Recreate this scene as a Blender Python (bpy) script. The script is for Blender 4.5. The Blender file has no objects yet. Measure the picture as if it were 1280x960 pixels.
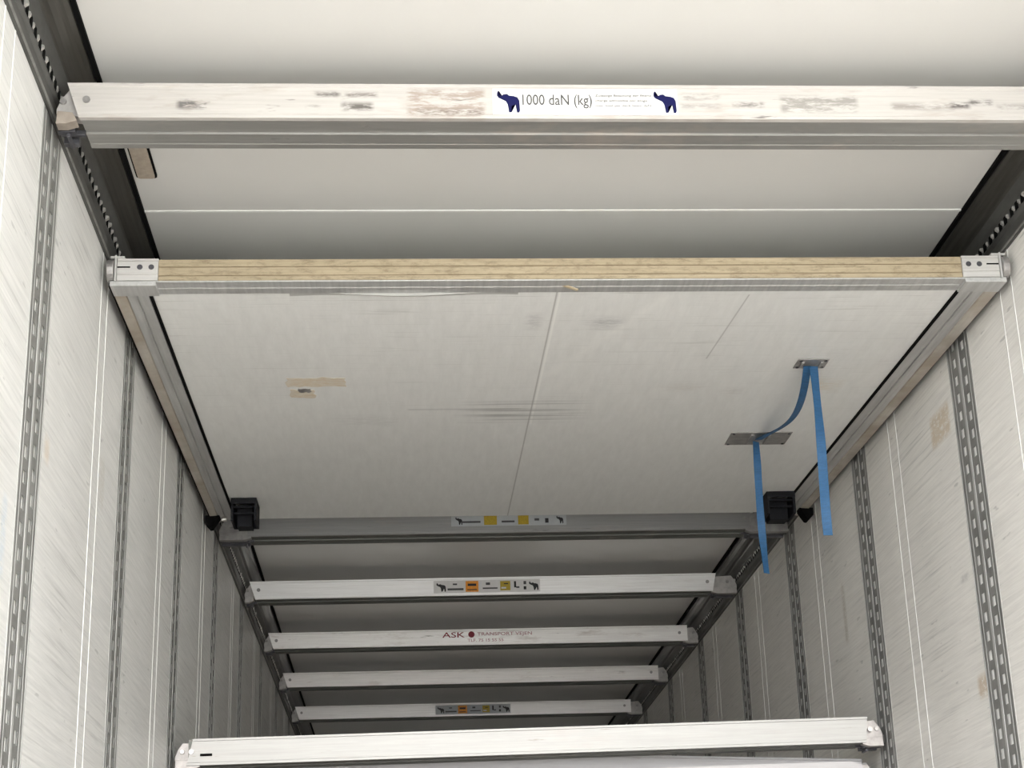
import bpy, bmesh, math, random
from mathutils import Vector, Matrix
sc = bpy.context.scene
C = sc.collection

# ------------------------------------------------------------------ camera, sky, sun, exposure
CX, CZ = -0.439, 0.56                      # the trailer floor is z = 0, its centre line x = 0, its doorway y = REAR
REAR, FRONT = 1.2, 14.6
HW, HC = 1.23, 2.65                        # inner half width, ceiling height
cam_d = bpy.data.cameras.new('camera'); cam = bpy.data.objects.new('camera', cam_d); C.objects.link(cam)
R = ((0.99794985, -0.05681932, -0.02945607), (-0.00823981, 0.34235054, -0.93953617), (0.06346811, 0.93785269, 0.34118049))
M = Matrix(((R[0][0], -R[1][0], -R[2][0], CX), (R[0][1], -R[1][1], -R[2][1], 0), (R[0][2], -R[1][2], -R[2][2], CZ), (0, 0, 0, 1)))
cam.matrix_world = M
cam_d.sensor_width = 36; cam_d.lens = 2167.387 / 1280 * 36; cam_d.clip_start = 0.05
sc.camera = cam
w = bpy.data.worlds.new('sky'); sc.world = w; w.use_nodes = True
bg = w.node_tree.nodes['Background']; bg.inputs['Color'].default_value = (0.97, 0.98, 1.0, 1); bg.inputs['Strength'].default_value = 10.5
_wn = w.node_tree.nodes; _tc = _wn.new('ShaderNodeTexCoord'); _sx = _wn.new('ShaderNodeSeparateXYZ'); _mr = _wn.new('ShaderNodeMapRange')
w.node_tree.links.new(_tc.outputs['Generated'], _sx.inputs[0]); w.node_tree.links.new(_sx.outputs[0], _mr.inputs[0])     # overcast sky, brighter towards -x
_mr.inputs[1].default_value = -.9; _mr.inputs[2].default_value = .9; _mr.inputs[3].default_value = 20.5; _mr.inputs[4].default_value = 4.2
w.node_tree.links.new(_mr.outputs[0], bg.inputs['Strength'])
sun_d = bpy.data.lights.new('sun', 'SUN'); sun_d.energy = 2.2; sun_d.angle = math.radians(0.6); sun_d.color = (1.0, 0.95, 0.89)
sun = bpy.data.objects.new('sun', sun_d); C.objects.link(sun); sun.rotation_euler = (math.radians(90 - 13.4), 0, 0); sun.location = (0, -6, 4)
por_d = bpy.data.lights.new('doorway_portal', 'AREA'); por_d.shape = 'RECTANGLE'; por_d.size = 2 * HW; por_d.size_y = HC + 0.9
por_d.cycles.is_portal = True
por = bpy.data.objects.new('doorway_portal', por_d); C.objects.link(por); por.location = (0, REAR - 0.02, HC / 2 - 0.45); por.rotation_euler = (math.radians(90), 0, 0)
sc.view_settings.view_transform = 'Standard'; sc.view_settings.look = 'None'
sc.view_settings.exposure = 0.0; sc.view_settings.gamma = 1.0; sc.view_settings.use_curve_mapping = False
sc.cycles.use_denoising = True
sc.cycles.max_bounces = 14; sc.cycles.diffuse_bounces = 10; sc.cycles.glossy_bounces = 5
sc.cycles.sample_clamp_indirect = 6.0

# ------------------------------------------------------------------ materials
class NT:
    def __init__(s, name):
        s.m = bpy.data.materials.new(name); s.m.use_nodes = True
        s.t = s.m.node_tree; s.b = s.t.nodes['Principled BSDF']; s._co = None
    def n(s, typ, **kw):
        x = s.t.nodes.new(typ)
        for k, v in kw.items(): setattr(x, k, v)
        return x
    def link(s, a, b): s.t.links.new(a, b)
    def co(s):
        if s._co is None:
            s._co = s.n('ShaderNodeTexCoord').outputs['Object']
            s._xyz = s.n('ShaderNodeSeparateXYZ'); s.link(s._co, s._xyz.inputs[0])
        return s._co
    def axis(s, i): s.co(); return s._xyz.outputs[i]
    def noise(s, scale, stretch=(1, 1, 1), detail=4, rough=0.6, rot=(0, 0, 0), off=(0, 0, 0)):
        mp = s.n('ShaderNodeMapping'); mp.inputs['Scale'].default_value = stretch; mp.inputs['Rotation'].default_value = rot
        mp.inputs['Location'].default_value = off
        s.link(s.co(), mp.inputs['Vector'])
        nz = s.n('ShaderNodeTexNoise'); nz.inputs['Scale'].default_value = scale; nz.inputs['Detail'].default_value = detail; nz.inputs['Roughness'].default_value = rough
        s.link(mp.outputs[0], nz.inputs['Vector']); return nz.outputs['Fac']
    def ramp(s, v, lo, hi, a=0.0, b=1.0):
        r = s.n('ShaderNodeMapRange'); r.clamp = True
        r.inputs[1].default_value = lo; r.inputs[2].default_value = hi; r.inputs[3].default_value = a; r.inputs[4].default_value = b
        s.link(v, r.inputs[0]); return r.outputs[0]
    def math(s, op, a, b=None):
        x = s.n('ShaderNodeMath', operation=op)
        for i, v in enumerate((a, b)):
            if v is None: continue
            if isinstance(v, (int, float)): x.inputs[i].default_value = v
            else: s.link(v, x.inputs[i])
        return x.outputs[0]
    def box(s, i, lo, hi, soft):                      # 1 inside lo..hi along axis i, soft edges
        v = s.axis(i) if isinstance(i, int) else i
        return s.math('MULTIPLY', s.ramp(v, lo - soft, lo + soft), s.ramp(v, hi - soft, hi + soft, 1, 0))
    def rect(s, i, a0, a1, j, b0, b1, soft=0.01): return s.math('MULTIPLY', s.box(i, a0, a1, soft), s.box(j, b0, b1, soft))
    def mix(s, fac, a, b):
        x = s.n('ShaderNodeMix', data_type='RGBA')
        if isinstance(fac, (int, float)): x.inputs[0].default_value = fac
        else: s.link(fac, x.inputs[0])
        for k, v in ((6, a), (7, b)):
            if isinstance(v, tuple): x.inputs[k].default_value = (*v, 1)
            else: s.link(v, x.inputs[k])
        return x.outputs[2]
    def done(s, col, rough=0.5, metal=0.0, bump=None, bs=0.2, dist=0.001, spec=None):
        if isinstance(col, tuple): s.b.inputs['Base Color'].default_value = (*col, 1)
        else: s.link(col, s.b.inputs['Base Color'])
        if isinstance(rough, (int, float)): s.b.inputs['Roughness'].default_value = rough
        else: s.link(rough, s.b.inputs['Roughness'])
        s.b.inputs['Metallic'].default_value = metal
        if spec is not None: s.b.inputs['Specular IOR Level'].default_value = spec
        if bump is not None:
            b = s.n('ShaderNodeBump'); b.inputs['Strength'].default_value = bs; b.inputs['Distance'].default_value = dist
            s.link(bump, b.inputs['Height']); s.link(b.outputs[0], s.b.inputs['Normal'])
        return s.m

def plain(name, col, rough=0.5, metal=0.0, var=0.12, scale=30, stretch=(1, 1, 1), spec=None):
    t = NT(name); n = t.noise(scale, stretch)
    d = tuple(c * (1 - var) for c in col); l = tuple(min(1, c * (1 + var)) for c in col)
    return t.done(t.mix(t.ramp(n, .3, .7), d, l), rough, metal, spec=spec)

def wall_material(name, side):
    t = NT(name)
    fine = t.noise(9, (1, .35, 14), 6, .7); scuff = t.noise(5, (1, .30, 20), 5, .65, off=(side, 3.1 * side, 0))
    cloud = t.noise(1.3, (1, 1, .8), 3)
    base = ((.61, .615, .60), (.77, .77, .75)) if side < 0 else ((.71, .695, .66), (.86, .845, .805))  # right wall's base is lighter: stronger light on that side put into its colour
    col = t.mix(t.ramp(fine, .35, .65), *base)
    col = t.mix(t.ramp(cloud, .3, .7, 0, .25), col, (.55, .545, .51))
    zone = t.ramp(cloud, .42, .62)
    col = t.mix(t.math('MULTIPLY', t.math('MULTIPLY', t.ramp(scuff, .53, .68), zone), .75), col, (.40, .40, .385))
    dots = t.noise(16, (1, .6, 3), 2, .4, off=(5, side, 2))
    col = t.mix(t.math('MULTIPLY', t.ramp(dots, .72, .76), .5), col, (.32, .32, .31))
    brk = t.noise(45, (1, 1, 2), 4, .8)
    if side > 0: pats = ((4.93, 5.12, 2.19, 2.285, .9, (.58, .49, .37)), (4.87, 4.96, 1.38, 1.44, .8, (.50, .40, .29)), (6.37, 6.41, 1.84, 2.06, .6, (.42, .38, .31)), (4.93, 5.0, 1.735, 1.745, .7, (.25, .25, .25)))
    else: pats = ((3.71, 3.76, 1.745, 1.80, .6, (.60, .50, .38)), (4.40, 4.47, 1.84, 1.97, .4, (.50, .47, .40)), (3.78, 4.0, 1.447, 1.451, .5, (.35, .35, .35)), (3.36, 3.40, 1.40, 1.56, .25, (.30, .48, .68)))
    for a0, a1, b0, b1, s, c in pats:
        m = t.math('MULTIPLY', t.rect(1, a0, a1, 2, b0, b1, .012), t.ramp(brk, .36, .50))
        col = t.mix(t.math('MULTIPLY', m, s), col, c)
    return t.done(col, .42, 0, fine, .12, .001)

def panel_material():
    t = NT('panel_white'); y = 1
    fine = t.noise(6, (6, 1, 1), 6, .7); cloud = t.noise(2.0, (1, 1, 1), 3); brk = t.noise(40, (.5, 2.4, 1), 4, .8)
    col = t.mix(t.ramp(fine, .3, .7), (.705, .71, .69), (.785, .79, .77))
    scr = t.noise(26, (.12, 3, 1), 4, .7, off=(1, 2, 0))
    near = t.ramp(t.axis(1), .1, 1.4, 1, 0)
    col = t.mix(t.math('MULTIPLY', t.math('MULTIPLY', t.ramp(scr, .58, .72), near), .6), col, (.42, .42, .39))
    ax, ay = t.axis(0), t.axis(1)
    col = t.mix(t.math('MULTIPLY', t.box(0, -.016, -.0115, .001), .75), col, (.36, .35, .33))
    col = t.mix(t.math('MULTIPLY', t.rect(0, -.008, -.002, 1, 0, 1.3, .002), .7), col, (.88, .88, .85))
    # scuffed cross of rub marks, smudge, thin scratch
    lines = t.noise(30, (.05, 2.2, 1), 2, .5)
    m = t.math('MULTIPLY', t.rect(0, -.20, .13, 1, 1.06, 1.26, .07), t.ramp(lines, .50, .60))
    col = t.mix(t.math('MULTIPLY', m, .75), col, (.33, .33, .32))
    m = t.math('MULTIPLY', t.rect(0, -.42, -.05, 1, 1.125, 1.137, .006), .55)
    col = t.mix(m, col, (.42, .42, .41))
    m = t.math('MULTIPLY', t.rect(0, .105, .19, 1, .30, .37, .03), t.ramp(brk, .38, .55))
    col = t.mix(t.math('MULTIPLY', m, .7), col, (.38, .38, .38))
    m = t.math('MULTIPLY', t.rect(0, -.075, -.05, 1, .26, .38, .02), t.ramp(brk, .38, .55))
    col = t.mix(t.math('MULTIPLY', m, .7), col, (.40, .40, .40))
    d = t.math('ADD', ax, t.math('MULTIPLY', ay, .0616))
    m = t.rect(d, .527, .530, 1, .12, .65, .002)
    col = t.mix(t.math('MULTIPLY', m, .8), col, (.30, .29, .28))
    d = t.math('ADD', ax, t.math('MULTIPLY', ay, .42))           # faint diagonal crease
    m = t.rect(d, .335, .365, 1, .12, .80, .015)
    col = t.mix(t.math('MULTIPLY', m, .30), col, (.86, .86, .83))
    for a0, a1, b0, b1, c, s in ((.86, .96, .86, .98, (.66, .58, .46), .55), (.40, .52, .90, .95, (.5, .45, .4), .35), (.60, .66, .94, .99, (.45, .43, .40), .5), (-.65, -.45, 1.2, 1.3, (.5, .5, .48), .3)):
        m = t.math('MULTIPLY', t.rect(0, a0, a1, 1, b0, b1, .03), t.ramp(brk, .42, .55))
        col = t.mix(t.math('MULTIPLY', m, s), col, c)
    return t.done(col, .40, 0, cloud, .15, .004)

def beam_material(name, base, dark, amount, seed, metal=.2, rough=.42, tint=(.45, .38, .33), pats=()):
    t = NT(name)
    grain = t.noise(14, (.25, 3, 9), 6, .75, off=(seed, 0, 0)); blot = t.noise(3.2, (1.0, 1, 5), 4, .75, off=(seed * 1.7, 0, 3))
    col = t.mix(t.ramp(grain, .3, .7), tuple(c * .87 for c in base), tuple(min(1, c * 1.06) for c in base))
    streak = t.noise(7, (.8, 1, 7), 4, .7, off=(seed * 2.3, 0, 7))
    col = t.mix(t.math('MULTIPLY', t.ramp(blot, .55, .68), .5 * amount), col, tint)
    col = t.mix(t.math('MULTIPLY', t.ramp(streak, .64, .72), min(1, .9 * amount)), col, dark)
    brk = t.noise(34, (.35, 1, 1.6), 4, .8, off=(seed, 0, 1))
    for x0, x1, z0, z1, c, k in pats:
        m = t.math('MULTIPLY', t.rect(0, x0, x1, 2, z0, z1, .006), t.ramp(brk, .42, .56)); col = t.mix(t.math('MULTIPLY', m, k), col, c)
    return t.done(col, rough, metal, grain, .15, .0006)

def wood_material():
    t = NT('worn_wood')
    g = t.noise(10, (.3, 4, 22), 6, .7); d = t.noise(30, (.6, 1, 2), 5, .8)
    col = t.mix(t.ramp(g, .3, .7), (.27, .22, .14), (.41, .345, .235))
    col = t.mix(t.ramp(d, .48, .66, 0, .75), col, (.17, .13, .08))
    z = t.axis(2)
    for a in (.0165, .0415): col = t.mix(t.math('MULTIPLY', t.box(2, a, a + .003, .0012), .75), col, (.20, .15, .09))
    return t.done(col, .75, 0, g, .4, .001)

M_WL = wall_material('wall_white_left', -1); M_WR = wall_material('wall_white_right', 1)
t = NT('ceiling_white'); cl = t.noise(.9, (1, .6, 1), 3)
M_CEIL = t.done(t.mix(t.ramp(cl, .3, .7), (.585, .58, .555), (.61, .605, .585)), .38, 0)
t = NT('floor_brown'); g = t.noise(8, (3, .4, 1), 5)
M_FLOOR = t.done(t.mix(t.ramp(g, .3, .7), (.25, .215, .19), (.36, .315, .28)), .6, 0)
t = NT('ground_concrete'); g = t.noise(2, (1, 1, 1), 6)
M_GROUND = t.done(t.mix(t.ramp(g, .3, .7), (.44, .43, .40), (.56, .55, .52)), .85, 0)
M_SEAM = plain('seam_white', (.72, .72, .70), .45, 0, .03)
M_PANEL = panel_material()
M_WOOD = wood_material()
M_GALV = plain('galvanised_steel', (.215, .215, .205), .6, .3, .25, 22, (1, 1, .4))
M_GALVL = plain('galvanised_edge', (.42, .42, .405), .5, .2, .12, 22, (1, 1, .3))
M_BACK = plain('slot_backing', (.84, .84, .82), .6, 0, .08)
M_PERF = plain('perforated_steel', (.085, .085, .08), .5, .4, .3, 20, (1, .4, 1))
M_HOOK = plain('bright_tab', (.50, .49, .465), .35, .6, .25, 60)
M_COVE = plain('dark_aluminium', (.06, .057, .05), .38, .5, .25, 14, (8, .15, 8))
M_GASKET = plain('black_rubber', (.004, .004, .004), 1.0, 0, .1, spec=.08)
M_FRAME = plain('frame_aluminium', (.46, .46, .45), .42, .4, .16, 12, (6, .3, 6))
t = NT('dirty_frame'); g = t.noise(9, (5, .5, 5), 6, .75); g2 = t.noise(4, (1, 1, 1), 4)
M_DIRTY = t.done(t.mix(t.ramp(g2, .4, .62), t.mix(t.ramp(g, .3, .7), (.40, .375, .33), (.54, .51, .45)), (.36, .31, .25)), .6, .15)
M_ALU = plain('pale_aluminium', (.55, .54, .52), .38, .3, .08, 20, (.4, 2, 6))
M_STEEL = plain('dull_steel', (.34, .33, .32), .42, .6, .25, 25)
M_DARKST = plain('dark_steel', (.09, .09, .10), .45, .6, .3, 30)
M_BLACKP = plain('black_plastic', (.006, .0065, .009), .6, 0, .3, 30, spec=.2)
M_BRACKET = plain('grey_bracket', (.42, .405, .39), .42, .35, .18, 35)
M_BRLOW = plain('grey_bracket_low', (.33, .315, .305), .5, .2, .2, 35)
M_TANB = plain('tan_bracket', (.30, .26, .22), .5, .2, .18, 35)
M_BLUE = plain('blue_webbing', (.017, .085, .195), .65, 0, .22, 40, (1, 1, 14))
M_LABEL = plain('label_white', (.62, .62, .60), .35, 0, .02)
M_LABELG = plain('label_grey', (.42, .44, .455), .4, 0, .05)
M_LABELP = plain('label_pale', (.66, .65, .64), .4, 0, .04)
M_NAVY = plain('print_navy', (.003, .004, .055), .6, 0, .05, spec=.2)
M_BLACK = plain('print_black', (.012, .012, .014), .4, 0, .05)
M_GREYP = plain('print_grey', (.06, .06, .06), .4, 0, .05)
M_RED = plain('print_red', (.22, .006, .02), .4, 0, .05)
M_PINK = plain('print_pale_red', (.44, .20, .22), .4, 0, .05)
M_ORANGE = plain('print_orange', (.75, .28, .02), .4, 0, .15, 120)
M_YELLOW = plain('print_yellow', (.42, .30, .02), .4, 0, .15, 120)
M_LAMPC = plain('lamp_cover_brown', (.34, .29, .235), .5, 0, .15, 60, (1, 1, 1))
M_TAPE = None
t = NT('tape_residue'); g = t.noise(45, (.6, 1.5, 1), 4, .8); g2 = t.noise(12, (1, 1, 1), 3)
M_TAPE = t.done(t.mix(t.ramp(g, .45, .6), (.66, .61, .52), (.62, .52, .38)), .6)
t = NT('foil'); M_FOIL = t.done((.45, .45, .43), .4)

# ------------------------------------------------------------------ mesh helpers
class MB:
    def __init__(s): s.bm = bmesh.new(); s.i = 0
    def mat(s, i): s.i = i; return s
    def faces(s, vs, fs):
        v = [s.bm.verts.new(p) for p in vs]
        for f in fs:
            fc = s.bm.faces.new([v[k] for k in f]); fc.material_index = s.i
        return s
    def box(s, x0, x1, y0, y1, z0, z1):
        return s.faces([(x0, y0, z0), (x1, y0, z0), (x1, y1, z0), (x0, y1, z0), (x0, y0, z1), (x1, y0, z1), (x1, y1, z1), (x0, y1, z1)],
                       [(0, 3, 2, 1), (4, 5, 6, 7), (0, 1, 5, 4), (1, 2, 6, 5), (2, 3, 7, 6), (3, 0, 4, 7)])
    def prism(s, poly, fa, fb):                      # poly of 2-tuples, fa / fb map a 2-tuple to the 3D point of either end
        n = len(poly)
        return s.faces([fa(p) for p in poly] + [fb(p) for p in poly],
                       [tuple(range(n))[::-1], tuple(range(n, 2 * n))] + [(k, (k + 1) % n, n + (k + 1) % n, n + k) for k in range(n)])
    def along_x(s, poly, x0, x1): return s.prism(poly, lambda p: (x0, p[0], p[1]), lambda p: (x1, p[0], p[1]))
    def along_y(s, poly, y0, y1): return s.prism(poly, lambda p: (p[0], y0, p[1]), lambda p: (p[0], y1, p[1]))
    def along_z(s, poly, z0, z1): return s.prism(poly, lambda p: (p[0], p[1], z0), lambda p: (p[0], p[1], z1))
    def cyl(s, c, r, h, ax='y', n=16, r2=None):
        r2 = r if r2 is None else r2; vs = []
        for k, rr in ((0, r), (1, r2)):
            for i in range(n):
                a = 2 * math.pi * i / n; u, v = rr * math.cos(a), rr * math.sin(a); d = h * k
                vs.append({'x': (c[0] + d, c[1] + u, c[2] + v), 'y': (c[0] + u, c[1] + d, c[2] + v), 'z': (c[0] + u, c[1] + v, c[2] + d)}[ax])
        return s.faces(vs, [tuple(range(n))[::-1], tuple(range(n, 2 * n))] + [(k, (k + 1) % n, n + (k + 1) % n, n + k) for k in range(n)])
    def build(s, name, mats, parent=None, bevel=0, smooth=False):
        bmesh.ops.recalc_face_normals(s.bm, faces=s.bm.faces)
        me = bpy.data.meshes.new(name); s.bm.to_mesh(me); s.bm.free()
        for m in (mats if isinstance(mats, (list, tuple)) else [mats]): me.materials.append(m)
        if smooth:
            for p in me.polygons: p.use_smooth = True
        o = bpy.data.objects.new(name, me); C.objects.link(o)
        if parent: o.parent = parent
        if bevel:
            b = o.modifiers.new('bevel', 'BEVEL'); b.width = bevel; b.segments = 2; b.limit_method = 'ANGLE'; b.harden_normals = False
        return o

def tag(o, label, cat, group=None):
    o['label'] = label; o['category'] = cat; o['kind'] = 'thing'
    if group: o['group'] = group
    return o
def struct(o): o['kind'] = 'structure'; return o
def empty(name, loc, rot=(0, 0, 0)):
    o = bpy.data.objects.new(name, None); C.objects.link(o); o.location = loc; o.rotation_euler = rot; o.empty_display_size = .1
    return o

def text_mesh(name, body, width, height, loc, mat, parent):
    cu = bpy.data.curves.new(name, 'FONT'); cu.body = body; cu.extrude = 0.0001; cu.offset = .006; cu.resolution_u = 3
    to = bpy.data.objects.new(name + '_curve', cu); C.objects.link(to)
    dg = bpy.context.evaluated_depsgraph_get()
    me = bpy.data.meshes.new_from_object(to.evaluated_get(dg)); bpy.data.objects.remove(to); bpy.data.curves.remove(cu)
    xs = [v.co.x for v in me.vertices]; ys = [v.co.y for v in me.vertices]
    x0, x1, y0, y1 = min(xs), max(xs), min(ys), max(ys)
    for v in me.vertices:                             # stand the letters up, facing -y
        x = (v.co.x - x0) / (x1 - x0) * width; z = (v.co.y - y0) / (y1 - y0) * height; d = -v.co.z
        v.co = (loc[0] + x, loc[1] + d, loc[2] + z)
    me.materials.clear(); me.materials.append(mat)
    o = bpy.data.objects.new(name, me); C.objects.link(o); o.parent = parent
    return o

ELE = [(0, .98), (.06, 1.0), (.02, .86), (.06, .80), (.16, .76), (.26, .84), (.42, .86), (.52, .78), (.72, .76), (.90, .70), (.98, .55), (1.0, .10), (.96, .0), (.86, .0), (.86, .26),
       (.80, .36), (.62, .32), (.60, .18), (.62, .02), (.50, .0), (.50, .14), (.44, .38), (.36, .52), (.26, .60), (.14, .64), (.03, .68), (-.04, .78), (-.03, .90)]
def elephant(x, z, w_, h_, y, mat, parent, name='elephant_emblem'):
    m = MB(); m.prism([(x + a * w_, z + b * h_) for a, b in ELE], lambda p: (p[0], y, p[1]), lambda p: (p[0], y + .0003, p[1]))
    bmesh.ops.triangulate(m.bm, faces=[f for f in m.bm.faces if len(f.verts) > 4], ngon_method='EAR_CLIP')
    return m.build(name, mat, parent)

# ------------------------------------------------------------------ the trailer box
struct(MB().box(-HW - .06, HW + .06, REAR, FRONT, -.12, 0).build('floor', M_FLOOR))
struct(MB().box(-HW - .06, HW + .06, REAR, FRONT, HC, HC + .08).build('ceiling', M_CEIL))
struct(MB().box(-HW - .06, HW + .06, FRONT, FRONT + .06, -.12, HC + .08).build('wall_front', M_WL))
struct(MB().box(-300, 300, -300, 300, -1.35, -1.25).build('ground', M_GROUND))
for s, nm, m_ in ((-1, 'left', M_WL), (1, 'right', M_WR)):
    P = [(HW + .06, REAR), (HW, REAR)]               # plan of the wall with a shallow channel for each rail
    for k in range(8):
        yc = 3.575 + 1.206 * k; P += [(HW, yc - .1035), (HW + .013, yc - .1035), (HW + .013, yc + .1035), (HW, yc + .1035)]
    P += [(HW, FRONT), (HW + .06, FRONT)]
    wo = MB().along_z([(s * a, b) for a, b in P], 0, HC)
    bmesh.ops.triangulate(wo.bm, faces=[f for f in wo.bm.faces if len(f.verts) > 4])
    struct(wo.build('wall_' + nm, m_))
    mb = MB()                                        # paired raised joint lines halfway between the rails
    for k in range(-3, 8):
        yc = 4.33 + 1.206 * k
        if yc < REAR + .1: continue
        for d in (-.047, .047): mb.box(*sorted((s * HW, s * (HW - .0012))), yc + d - .003, yc + d + .003, 0, 2.50)
    struct(mb.build('trim_' + ('1' if s < 0 else '2'), M_SEAM))
    mb = MB(); mb.box(*sorted((s * HW, s * (HW - .012))), REAR, FRONT, 0, .28)
    struct(mb.build('baseboard_' + nm, M_FRAME))
mb = MB(); mb.box(-HW + .09, HW - .09, 4.335, 4.345, HC - .0025, HC); struct(mb.build('trim_3', M_SEAM))

# cove profiles between wall and ceiling, with a black gasket
for s, nm in ((-1, 'trim_4'), (1, 'trim_5')):
    P = [(HW, 2.612), (HW - .030, 2.606), (HW - .034, 2.612), (HW - .046, 2.614), (HW - .060, 2.622), (HW - .070, 2.632), (HW - .080, 2.637), (HW - .084, 2.65), (HW, 2.65)]
    o = struct(MB().along_y([(s * a, b) for a, b in P], REAR, FRONT).build(nm, M_COVE))
    MB().box(*sorted((s * (HW - .083), s * (HW - .094))), REAR, FRONT, HC - .010, HC).build('gasket', M_GASKET, o)

# perforated rails at the top of each wall, with the bent tabs of their holes
for s, side in ((-1, 'left'), (1, 'right')):
    o = empty('perforated_rail', (s * HW, REAR, 2.50))
    tag(o, 'dark grey perforated steel rail running along the top of the %s wall' % side, 'rail')
    q = lambda a, b: (-s * a, b - 2.50)
    mb = MB().along_y([q(0, 2.500), q(.007, 2.500), q(.010, 2.506), q(.010, 2.535), q(.016, 2.545), q(.017, 2.575), q(.022, 2.585), q(.030, 2.606), q(0, 2.611)], 0, FRONT - REAR)
    mb.build('channel', M_PERF, o)
    mb = MB().box(*sorted((-s * .0072, -s * .012)), 0, FRONT - REAR, .0015, .006); mb.build('lower_edge', M_GALV, o)
    mb = MB(); random.seed(3 + s)
    n = int((FRONT - REAR) / .045)
    for k in range(n):
        y = .02 + k * .045 + random.uniform(-.004, .004); e = random.uniform(.0195, .0255); g_ = random.uniform(.006, .013)
        mb.mat(0).prism([q(.0165, 2.566), q(e, 2.565), q(e, 2.559), q(.0165, 2.553)], lambda p, y=y: (p[0], y, p[1]), lambda p, y=y: (p[0], y + g_, p[1]))
        mb.mat(1).box(*sorted((-s * .0165, -s * .0178)), y + .016, y + .038, .048, .072)
    t_ = mb.build('tabs', [M_HOOK, M_GASKET], o); t_['kind'] = 'stuff'

# ------------------------------------------------------------------ slotted wall rails
def rail_mesh():
    mb = MB(); W, D = .102, .0125; zt = 2.498; zb = .02; pitch = .0555; sl = .029; sw = .0125
    mb.mat(2).box(-W, W, 0, .0085, zb, zt)                                  # backing seen through the slots
    mb.mat(1).box(-W, -W + .005, .0085, D + .001, zb, zt); mb.box(W - .005, W, .0085, D + .001, zb, zt)
    mb.box(-.008, .008, .0085, D + .0012, zb, zt)
    mb.box(-.076, -.072, D - .0005, D + .0008, zb, zt); mb.box(.072, .076, D - .0005, D + .0008, zb, zt)
    mb.mat(0)
    for ci, c in enumerate((-.043, .043)):
        lo, hi = (-W + .005, -.010) if c < 0 else (.010, W - .005)
        mb.box(lo, c - sw, D - .0018, D, zb, zt); mb.box(c + sw, hi, D - .0018, D, zb, zt)
        z = zb; k = 0; off = pitch / 2 * ci
        while True:
            a = zb + .03 + off + k * pitch
            if a + sl > zt - .02: mb.box(c - sw, c + sw, D - .0018, D, z, zt); break
            mb.box(c - sw, c + sw, D - .0018, D, z, a); z = a + sl; k += 1
    return mb
proto = rail_mesh().build('wall_rail', [M_GALV, M_GALVL, M_BACK])
YR = [3.575 + 1.206 * k for k in range(8)]
ordl = ['nearest the camera', 'second from the camera', 'third from the camera, behind the low bars', 'fourth from the camera', 'fifth from the camera', 'sixth from the camera', 'seventh from the camera', 'eighth and farthest from the camera']
ordr = [None, 'nearest the camera', 'second from the camera, behind the low bars', 'third from the camera', 'fourth from the camera', 'fifth from the camera', 'sixth from the camera', 'seventh and farthest from the camera']
first = True
for s, side, od in ((-1, 'left', ordl), (1, 'right', ordr)):
    for y, d in zip(YR, od):
        if first: o = proto; first = False
        else: o = proto.copy(); C.objects.link(o)
        o.location = (s * (HW + .0125), y, 0); o.rotation_euler = (0, 0, -math.pi / 2 if s < 0 else math.pi / 2)
        o['kind'] = 'thing'; o['group'] = 'slotted rails on the walls'; o['category'] = 'rail'
        o['label'] = ('upright slotted steel rail on the %s wall, %s' % (side, d)) if d else 'upright slotted steel rail on the right wall at the end of the front load bar'

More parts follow.
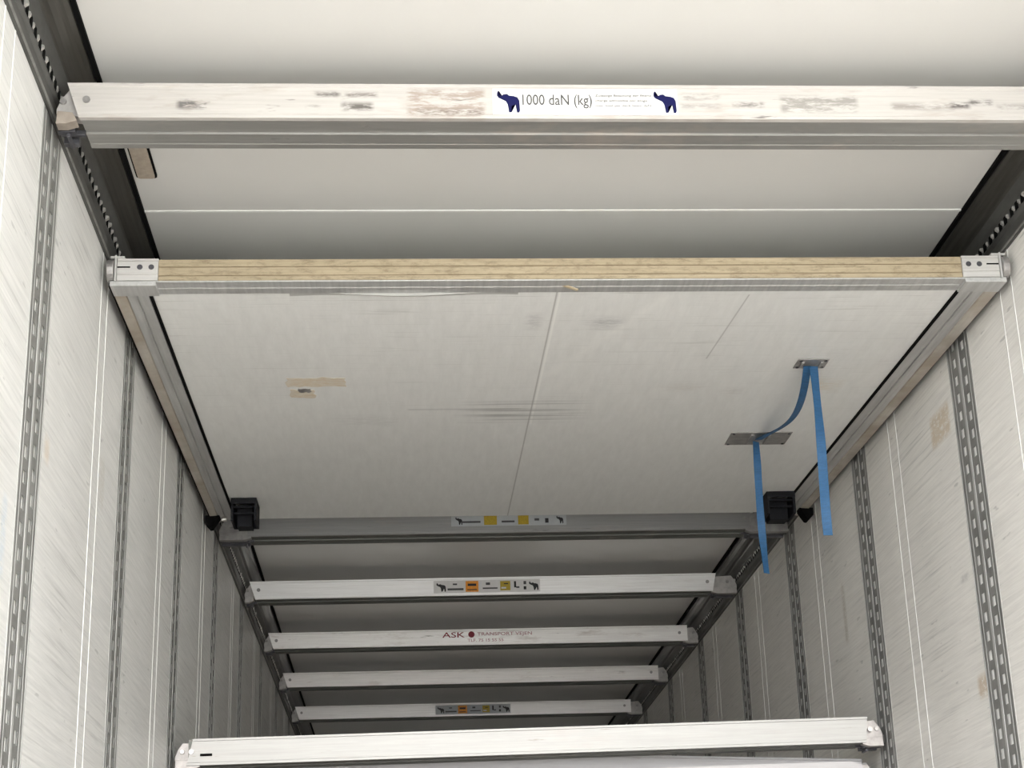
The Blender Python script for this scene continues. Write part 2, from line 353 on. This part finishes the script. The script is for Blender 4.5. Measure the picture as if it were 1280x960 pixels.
# ------------------------------------------------------------------ load bars
BEAM_H, BEAM_D = .088, .150
def beam(y_near, zl, zr, label, body_mat, x0=-1.188, x1=1.150, slant=.030, slant_r=.0, under=None, brk=M_BRACKET, group='load bars across the trailer'):
    """zl / zr: underside height at either wall; origin: centre of the underside of the near face"""
    ang = math.atan2(zr - zl, 2 * HW)
    o = empty('load_bar', (0, y_near, (zl + zr) / 2), (0, -ang, 0))
    tag(o, label, 'load bar', group)
    D, H = BEAM_D, BEAM_H
    under = under or BM_UND2
    # face plate: shallow C section with bright lips; ends cut on a slant
    poly = [(0, 0), (0, .008), (.0025, .010), (.0025, H - .009), (0, H - .007), (0, H), (.014, H), (.014, 0)]
    sl = lambda z: slant * (1 - z / H); sr = lambda z: slant_r * (1 - z / H)
    MB().prism(poly, lambda p: (x0 + sl(p[1]), p[0], p[1]), lambda p: (x1 - sr(p[1]), p[0], p[1])).build('face_plate', body_mat, o)
    poly = [(.014, .0), (.030, .0), (.031, .0012), (.062, .0012), (.063, .0045), (.076, .0045), (.077, -.0008), (.085, -.0008), (.086, .0010), (.112, .0010), (.113, .002), (.128, .002), (.129, .001), (D, .001), (D, H), (.014, H)]
    MB().along_x(poly, x0 + slant + .004, x1 - slant_r - .004).build('beam_body', under, o)
    for s, xe in ((-1, x0), (1, x1)):
        inn = abs(xe) - .045; out = HW - .0185
        mb = MB()
        mb.prism([(inn, .008), (inn, H - .016), (out - .026, H - .010), (out - .010, H - .032), (out, .03), (out, .018)], lambda p: (s * p[0], .016, p[1]), lambda p: (s * p[0], .052, p[1]))
        e = mb.build('end_bracket', brk, o, .0015)
        bx = (abs(xe) + out) / 2 + .006
        MB().cyl((s * min(bx, out - .014), .011, H * .55), .007, .006, 'y', 14, .009).build('bolt', M_STEEL, e)
        mb = MB(); mb.prism([(inn + .02, -.004), (inn + .03, .016), (out - .004, .020), (out - .002, -.012), (inn + .045, -.012)], lambda p: (s * p[0], .006, p[1]), lambda p: (s * p[0], .040, p[1]))
        mb.build('locking_hook', M_TANB if brk is M_BRACKET and y_near < 4 else brk, o, .001)
        mb = MB(); mb.box(*sorted((s * (inn + .03), s * out)), .046, .064, -.012, .004); mb.box(*sorted((s * (inn + .012), s * out)), .072, .084, -.006, .006)
        mb.box(*sorted((s * (inn + .03), s * (out - .004))), .098, .118, -.014, .004); mb.cyl((s * (inn + .045), .05, -.018), .005, .06, 'y', 10)
        mb.build('latch', M_DARKST, o, .001)
        MB().cyl((xe - s * .0 + (-s) * (slant + .015), -.0015, H * .52), .0085, .005, 'y', 16).build('rivet', M_STEEL, o)
    return o
YN = [3.50, None, None, 7.11, 8.33, 9.55, 10.75, 12.0]
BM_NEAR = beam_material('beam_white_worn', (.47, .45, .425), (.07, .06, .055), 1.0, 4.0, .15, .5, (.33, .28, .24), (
    (-.94, -.87, .024, .046, (.12, .115, .11), .95), (-.63, -.575, .058, .067, (.05, .045, .04), .95), (-.56, -.49, .056, .066, (.12, .10, .09), .9), (-.57, -.50, .022, .040, (.10, .09, .08), .95), (-.65, -.62, .026, .032, (.10, .09, .08), .8),
    (-.42, -.245, .006, .076, (.27, .21, .17), .75), (-.40, -.25, .010, .024, (.14, .115, .10), .8), (.21, .30, .052, .066, (.20, .19, .18), .7), (.205, .30, .030, .040, (.22, .21, .20), .7), (.33, .40, .034, .046, (.06, .055, .05), .85),
    (.44, .62, .020, .062, (.22, .21, .19), .8), (.70, .85, .028, .044, (.20, .18, .16), .7), (.84, .885, .032, .046, (.05, .04, .04), .95), (.885, .94, .042, .052, (.04, .035, .03), .95), (.95, 1.15, .024, .042, (.22, .20, .19), .7)))
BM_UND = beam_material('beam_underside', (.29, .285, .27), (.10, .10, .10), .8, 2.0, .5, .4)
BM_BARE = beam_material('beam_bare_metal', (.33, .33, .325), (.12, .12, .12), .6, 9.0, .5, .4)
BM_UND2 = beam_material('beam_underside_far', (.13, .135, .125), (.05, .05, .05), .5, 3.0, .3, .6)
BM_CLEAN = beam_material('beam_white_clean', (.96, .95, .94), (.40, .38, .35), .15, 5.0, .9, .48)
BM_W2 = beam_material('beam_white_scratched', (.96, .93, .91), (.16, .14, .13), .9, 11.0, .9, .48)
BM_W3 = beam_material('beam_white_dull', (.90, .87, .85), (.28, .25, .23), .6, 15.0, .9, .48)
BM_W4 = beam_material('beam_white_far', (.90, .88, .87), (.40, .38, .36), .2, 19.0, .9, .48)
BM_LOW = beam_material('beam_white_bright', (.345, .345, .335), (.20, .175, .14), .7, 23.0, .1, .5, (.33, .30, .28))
BM_LOW2 = beam_material('beam_white_bright_lower', (.37, .365, .37), (.24, .215, .20), .6, 27.0, .1, .5, (.36, .34, .33))

def label_plate(b, x0, x1, z0, z1, mat):
    return MB().box(x0, x1, .0013, .0025, z0, z1).build('sticker', mat, b)
def print_box(name, parent, x0, x1, z0, z1, mat, y=.0006): return MB().box(x0, x1, y, y + .0007, z0, z1).build(name, mat, parent)

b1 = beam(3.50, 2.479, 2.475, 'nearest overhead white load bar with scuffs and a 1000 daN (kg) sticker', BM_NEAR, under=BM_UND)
st = label_plate(b1, -.226, .200, .011, .078, M_LABEL)
elephant(-.214, .016, .050, .056, .0009, M_NAVY, st); elephant(.147, .016, .050, .056, .0009, M_NAVY, st)
text_mesh('lettering', '1000 daN (kg)', .160, .036, (-.158, .0009, .027), M_GREYP, st)
for k, (wd, zz) in enumerate(((.130, .056), (.120, .043), (.128, .030))):
    text_mesh('small_print', ('Zulässige Belastung der Ebene', 'charge admissible par étage', 'max. load per deck beam daN')[k], wd, .0075, (.010, .0009, zz), M_GREYP, st)

def symbol_sticker(b, x0, x1, bgm, warm=1.0):
    s_ = label_plate(b, x0, x1, .013, .075, bgm); W = x1 - x0
    X = lambda f: x0 + f * W
    elephant(X(.03), .020, W * .085, .044, .0009, M_BLACK, s_); elephant(X(.90), .020, W * .085, .044, .0009, M_BLACK, s_)
    print_box('text_line', s_, X(.13), X(.28), .026, .036, M_GREYP); print_box('text_line', s_, X(.46), X(.60), .030, .037, M_GREYP)
    print_box('arrow_mark', s_, X(.18), X(.22), .052, .060, M_GREYP); print_box('arrow_mark', s_, X(.49), X(.53), .050, .062, M_GREYP)
    o = print_box('orange_pictogram', s_, X(.30), X(.42), .017, .071, M_ORANGE)
    print_box('figure', o, X(.32), X(.40), .046, .058, M_BLACK, .0002); print_box('figure', o, X(.315), X(.405), .025, .030, M_BLACK, .0002)
    o = print_box('yellow_pictogram', s_, X(.625), X(.72), .021, .068, M_YELLOW)
    print_box('figure', o, X(.635), X(.68), .030, .038, M_LABEL, .0002); print_box('figure', o, X(.66), X(.70), .052, .057, M_BLACK, .0002)
    print_box('round_pictogram', s_, X(.755), X(.775), .035, .066, M_BLACK); print_box('round_pictogram', s_, X(.775), X(.805), .032, .040, M_GREYP)
    print_box('round_pictogram', s_, X(.845), X(.87), .024, .040, M_BLACK); print_box('round_pictogram', s_, X(.845), X(.87), .050, .066, M_GREYP)

bm_ = beam(7.11, 2.475, 2.480, 'bare grey metal load bar at the far edge of the raised partition', BM_BARE, x0=-1.10, x1=1.05, slant=.01, slant_r=.01, brk=M_STEEL)
s_ = label_plate(bm_, -.234, .256, .030, .079, M_LABELG)
elephant(-.215, .036, .028, .034, .0009, M_BLACK, s_); elephant(.215, .036, .028, .034, .0009, M_BLACK, s_)
print_box('orange_pictogram', s_, -.095, -.040, .034, .075, M_YELLOW); print_box('orange_pictogram', s_, .050, .095, .034, .075, M_YELLOW)
print_box('text_line', s_, -.19, -.11, .044, .052, M_GREYP); print_box('text_line', s_, -.02, .035, .044, .052, M_GREYP)
print_box('round_pictogram', s_, .165, .180, .040, .060, M_BLACK); print_box('round_pictogram', s_, .120, .140, .050, .060, M_GREYP)

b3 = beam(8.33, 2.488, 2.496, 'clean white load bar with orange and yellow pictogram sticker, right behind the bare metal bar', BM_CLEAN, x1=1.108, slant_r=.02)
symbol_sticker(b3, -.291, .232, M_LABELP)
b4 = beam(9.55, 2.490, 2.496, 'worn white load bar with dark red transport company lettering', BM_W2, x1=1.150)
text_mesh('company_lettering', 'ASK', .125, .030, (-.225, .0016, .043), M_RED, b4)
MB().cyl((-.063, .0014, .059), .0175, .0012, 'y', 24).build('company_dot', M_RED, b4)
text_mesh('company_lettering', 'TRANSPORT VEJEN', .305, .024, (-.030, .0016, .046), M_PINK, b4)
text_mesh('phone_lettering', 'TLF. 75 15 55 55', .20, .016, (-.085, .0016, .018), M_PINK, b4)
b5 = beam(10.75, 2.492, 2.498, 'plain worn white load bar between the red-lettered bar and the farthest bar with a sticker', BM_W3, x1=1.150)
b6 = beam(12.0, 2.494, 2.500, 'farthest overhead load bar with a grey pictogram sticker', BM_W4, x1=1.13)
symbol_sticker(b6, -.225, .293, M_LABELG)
# the two low beams
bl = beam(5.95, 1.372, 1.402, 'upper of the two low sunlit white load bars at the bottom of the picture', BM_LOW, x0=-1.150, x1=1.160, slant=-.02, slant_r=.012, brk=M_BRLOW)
for s in (-1,):
    MB().prism([(-1.125, .030), (-1.085, .030), (-1.085, .038), (-1.125, .038)], lambda p: (p[0], -.0006, p[1]), lambda p: (p[0], .004, p[1])).build('slot', M_GASKET, bl)
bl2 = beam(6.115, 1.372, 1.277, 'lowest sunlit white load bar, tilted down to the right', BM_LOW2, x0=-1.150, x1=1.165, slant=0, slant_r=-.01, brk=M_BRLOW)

# ------------------------------------------------------------------ raised partition under the ceiling
TILT = .0236
pan = empty('raised_bulkhead', (0, 4.25, 2.40), (math.atan(TILT), 0, 0))
tag(pan, 'large white raised partition panel hanging flat under the ceiling with a worn wooden front edge', 'partition')
L = 2.55
MB().box(-1.113, 1.103, .020, L, .004, .055).build('panel_board', M_PANEL, pan)
MB().along_x([(.000, 0), (0, .0035), (.085, .0035), (.085, 0), (.045, -.001), (.043, .0012), (.039, .0012), (.037, -.001)], -1.113, 1.103).build('front_profile', M_FRAME, pan)
mb = MB().along_x([(0, .0045), (0, .0165), (.002, .018), (0, .0195), (0, .041), (.002, .0425), (0, .044), (0, .064), (.019, .064), (.019, .0045)], -1.078, 1.085)
mb.build('wooden_edge', M_WOOD, pan)
# splinter and sagging cover sheet at the edge
MB().prism([(-.035, .002), (-.028, .004), (.008, -.010), (.004, -.012)], lambda p: (p[0] + .03, .034, p[1] - .001), lambda p: (p[0] + .03, .040, p[1] - .003)).build('splinter', M_WOOD, pan)
mb = MB(); n = 24; vs = []; fs = []
for i in range(n + 1):
    f = i / n; x = -.74 + .62 * f; sag = .011 * math.sin(math.pi * f) ** 2
    vs += [(x, .0855, .003 - sag), (x, .115 - .008 * math.sin(f * 9), .0038), (x, .087, .0034), ]
for i in range(n):
    a = 3 * i; fs += [(a, a + 3, a + 4, a + 1), (a + 1, a + 4, a + 5, a + 2), (a + 2, a + 5, a + 3, a)]
mb.faces(vs, fs); mb.build('loose_cover_sheet', M_FOIL, pan, smooth=False)
for s, xi, xo in ((-1, 1.116, 1.206), (1, 1.105, 1.208)):
    w_ = xo - xi; g = lambda a, b: (s * (xi + a * w_), b)
    MB().along_y([g(0, .0), g(.30, .0), g(.31, .003), g(.35, .003), g(.36, -.002), g(.62, -.004), g(.63, .0), g(.63, .05), g(0, .05)], .0855, L).build('side_rail', M_FRAME, pan)
    MB().along_y([g(.632, -.001), g(.66, -.006), g(.97, -.008), g(1.0, .0), g(1.0, .05), g(.632, .05)], .074, L + .02).build('guide_rail', M_DIRTY, pan)
    MB().box(*sorted((s * xi - s * .010, s * (xi - .002))), .0855, L, -.0015, .004).build('seal', M_GASKET, pan)
    MB().box(*sorted((s * (xo + .001), s * (xo + .006))), .03, L, .0, .030).build('outer_seal', M_GASKET, pan)
    e = xo - .020; i_ = 1.079 if s < 0 else 1.086
    mb = MB().along_x([(-.003, .0045), (-.003, .019), (.000, .021), (-.003, .023), (-.003, .058), (.000, .0595), (-.003, .061), (-.003, .066), (.019, .066), (.019, .0045)], *sorted((s * i_, s * e)))
    cf = mb.build('corner_fitting', M_ALU, pan)
    for dx in (.018, .048): MB().cyl((s * (i_ + dx), -.0038, .042), .0075, .0012, 'y', 16).build('bolt', M_DARKST, cf)
    MB().box(*sorted((s * (e - .034), s * (e - .0))), -.0038, -.002, .040, .044).build('slot', M_GASKET, cf)
    mb = MB(); mb.box(*sorted((s * (e + .001), s * (e + .006))), -.010, .03, .0, .074); mb.box(*sorted((s * (e - .02), s * (e + .018))), -.008, .03, .066, .072)
    mb.build('end_plate', M_GALVL, pan, .001)
    mb = MB(); mb.cyl((s * (xo - .013) - (.0 if s > 0 else .018), .005, .034), .030, .018, 'x', 20); mb.build('guide_roller', M_STEEL, pan, .002)
    MB().box(*sorted((s * (i_ + .005), s * (xo - .002))), -.001, .075, -.010, .0035).build('corner_plate', M_FRAME, pan, .001)
    # hinge bracket and rubber bumper at the far end
    hx0, hx1 = (1.000, 1.098) if s < 0 else (.985, 1.098)
    mb = MB()
    for a in (hx0, hx1 - .010): mb.box(*sorted((s * a, s * (a + .010))), 2.22, 2.36, -.085, .003)
    mb.box(*sorted((s * hx0, s * hx1)), 2.355, 2.365, -.085, .003); mb.box(*sorted((s * hx0, s * hx1)), 2.215, 2.222, -.020, .003)
    for zz in (-.030, -.055): mb.box(*sorted((s * hx0, s * hx1)), 2.24, 2.252, zz, zz + .008)
    mb.box(*sorted((s * (hx0 + .02), s * (hx1 - .02))), 2.28, 2.355, -.095, -.01)
    mb.build('hinge_bracket', M_BLACKP, pan, .0015)
    mb = MB().prism([(1.165, -.004), (1.222, -.004), (1.222, -.034), (1.205, -.052), (1.195, -.050)], lambda p: (s * p[0], L - .10, p[1]), lambda p: (s * p[0], L - .03, p[1]))
    mb.build('bumper', M_GASKET, pan, .002)
    MB().cyl((s * 1.15 - .01, L - .06, -.012), .010, .02, 'x', 12).build('bolt', M_HOOK, pan)
# strap plates and tape remains
for x0, x1, y0, y1 in ((.775, .872, .655, .738), (.705, .920, 1.420, 1.565)):
    mb = MB(); cx_ = (x0 + x1) / 2 + (.0 if y0 < 1 else -.0); mb.box(x0, x1, y0, y1, .0005, .004)
    for dx in (-.030, .030): mb.box(cx_ + dx - .005, cx_ + dx + .005, y0 + .02, y1 - .02, -.004, .001)
    pl = mb.build('strap_plate', M_STEEL, pan, .0008)
    mb = MB()
    for px in (x0 + .010, x1 - .010):
        for py in (y0 + .012, y1 - .012): mb.cyl((px, py, -.0022), .005, .003, 'z', 10)
    mb.build('rivets', M_DARKST, pl)
random.seed(5)
def ragged(x0, x1, y0, y1, z, n=10, j=.006):
    pts = []
    for i in range(n + 1): pts.append((x0 + (x1 - x0) * i / n, y0 + random.uniform(-j, j)))
    for i in range(1, 4): pts.append((x1 + random.uniform(-j, j), y0 + (y1 - y0) * i / 4))
    for i in range(n + 1): pts.append((x1 - (x1 - x0) * i / n, y1 + random.uniform(-j, j)))
    for i in range(1, 4): pts.append((x0 + random.uniform(-j, j), y1 - (y1 - y0) * i / 4))
    m = MB().along_z(pts, z, z + .0008); bmesh.ops.triangulate(m.bm, faces=[f for f in m.bm.faces if len(f.verts) > 4]); return m
ragged(-.795, -.612, .80, .885, .0033).build('tape_residue', M_TAPE, pan)
ragged(-.79, -.715, .915, .995, .0033, 6).build('tape_residue', M_TAPE, pan)
ragged(-.765, -.725, .905, .94, .0028, 5).build('tape_residue', M_STEEL, pan)

# blue pull strap: two hanging ends and the slack between the plates
strap = empty('pull_strap', (.827, 4.95, 2.41))
tag(strap, 'blue webbing pull strap hanging in two tails from steel plates under the partition', 'strap')
def ribbon(pts, wid, thick, widx):
    """pts: centre line; widx: unit width direction per point"""
    mb = MB(); vs = []; fs = []; n = len(pts)
    for i, p in enumerate(pts):
        a = Vector(pts[max(0, i - 1)]); b = Vector(pts[min(n - 1, i + 1)]); t_ = (b - a).normalized()
        wv = Vector(widx(i / (n - 1))).normalized(); nv = t_.cross(wv).normalized(); p = Vector(p)
        for u, v in ((-1, -1), (1, -1), (1, 1), (-1, 1)): vs.append(tuple(p + wv * u * wid / 2 + nv * v * thick / 2))
    for i in range(n - 1):
        a = 4 * i
        for k in range(4): fs.append((a + k, a + (k + 1) % 4, a + 4 + (k + 1) % 4, a + 4 + k))
    fs += [(3, 2, 1, 0), (4 * n - 4, 4 * n - 3, 4 * n - 2, 4 * n - 1)]
    return mb.faces(vs, fs)
def tail(x, y, ztop, zbot, twist, wid=.030, seed=0):
    n = 34; pts = []
    for i in range(n + 1):
        f = i / n; z = ztop + (zbot - ztop) * f
        pts.append((x - strap.location.x + .003 * math.sin(f * 5 + seed), y - strap.location.y + .004 * math.sin(f * 7 + seed), z - strap.location.z))
    return ribbon(pts, wid, .0025, lambda f: (math.cos(twist * math.sin(f * 6 + seed)), math.sin(twist * math.sin(f * 6 + seed)), 0))
tail(.832, 4.960, 2.4150, 1.876, .5, .0285, .4).build('hanging_tail', M_BLUE, strap)
tail(.806, 5.765, 2.4340, 1.957, .6, .026, 2.1).build('hanging_tail', M_BLUE, strap)
pts = []
for i in range(31):
    f = i / 30; x = .812 + .046 * math.sin(math.pi * f) * (1 - f) * .2 + .055 * f - .055 * f ** 3; y = 4.955 + (5.735 - 4.955) * f
    z = 2.4125 + TILT * (y - 4.955) - .062 * math.sin(math.pi * f ** .75) ** 1.2 * (1 - .2 * f)
    pts.append((x - strap.location.x, y - strap.location.y, z - strap.location.z))
ribbon(pts, .024, .0025, lambda f: (1, 0, .25 * math.sin(3 * f))).build('slack_loop', M_BLUE, strap)

# ------------------------------------------------------------------ ceiling lamp strip behind the front beam
lamp = empty('ceiling_lamp', (-1.100, 3.92, HC))
tag(lamp, 'short brown-grey strip lamp with black rim on the ceiling behind the nearest bar', 'lamp')
def stadium(w_, l_, r, n=6):
    pts = []
    for sx, sy, a0 in ((1, 1, 0), (-1, 1, 90), (-1, -1, 180), (1, -1, 270)):
        for i in range(n + 1):
            a = math.radians(a0 + 90 * i / n); pts.append((sx * (w_ / 2 - r) + r * math.cos(a), sy * (l_ / 2 - r) + r * math.sin(a)))
    return pts
MB().along_z(stadium(.054, .42, .010), -.006, 0).build('lamp_rim', M_GASKET, lamp)
MB().along_z(stadium(.044, .405, .008), -.011, -.002).build('lamp_cover', M_LAMPC, lamp)
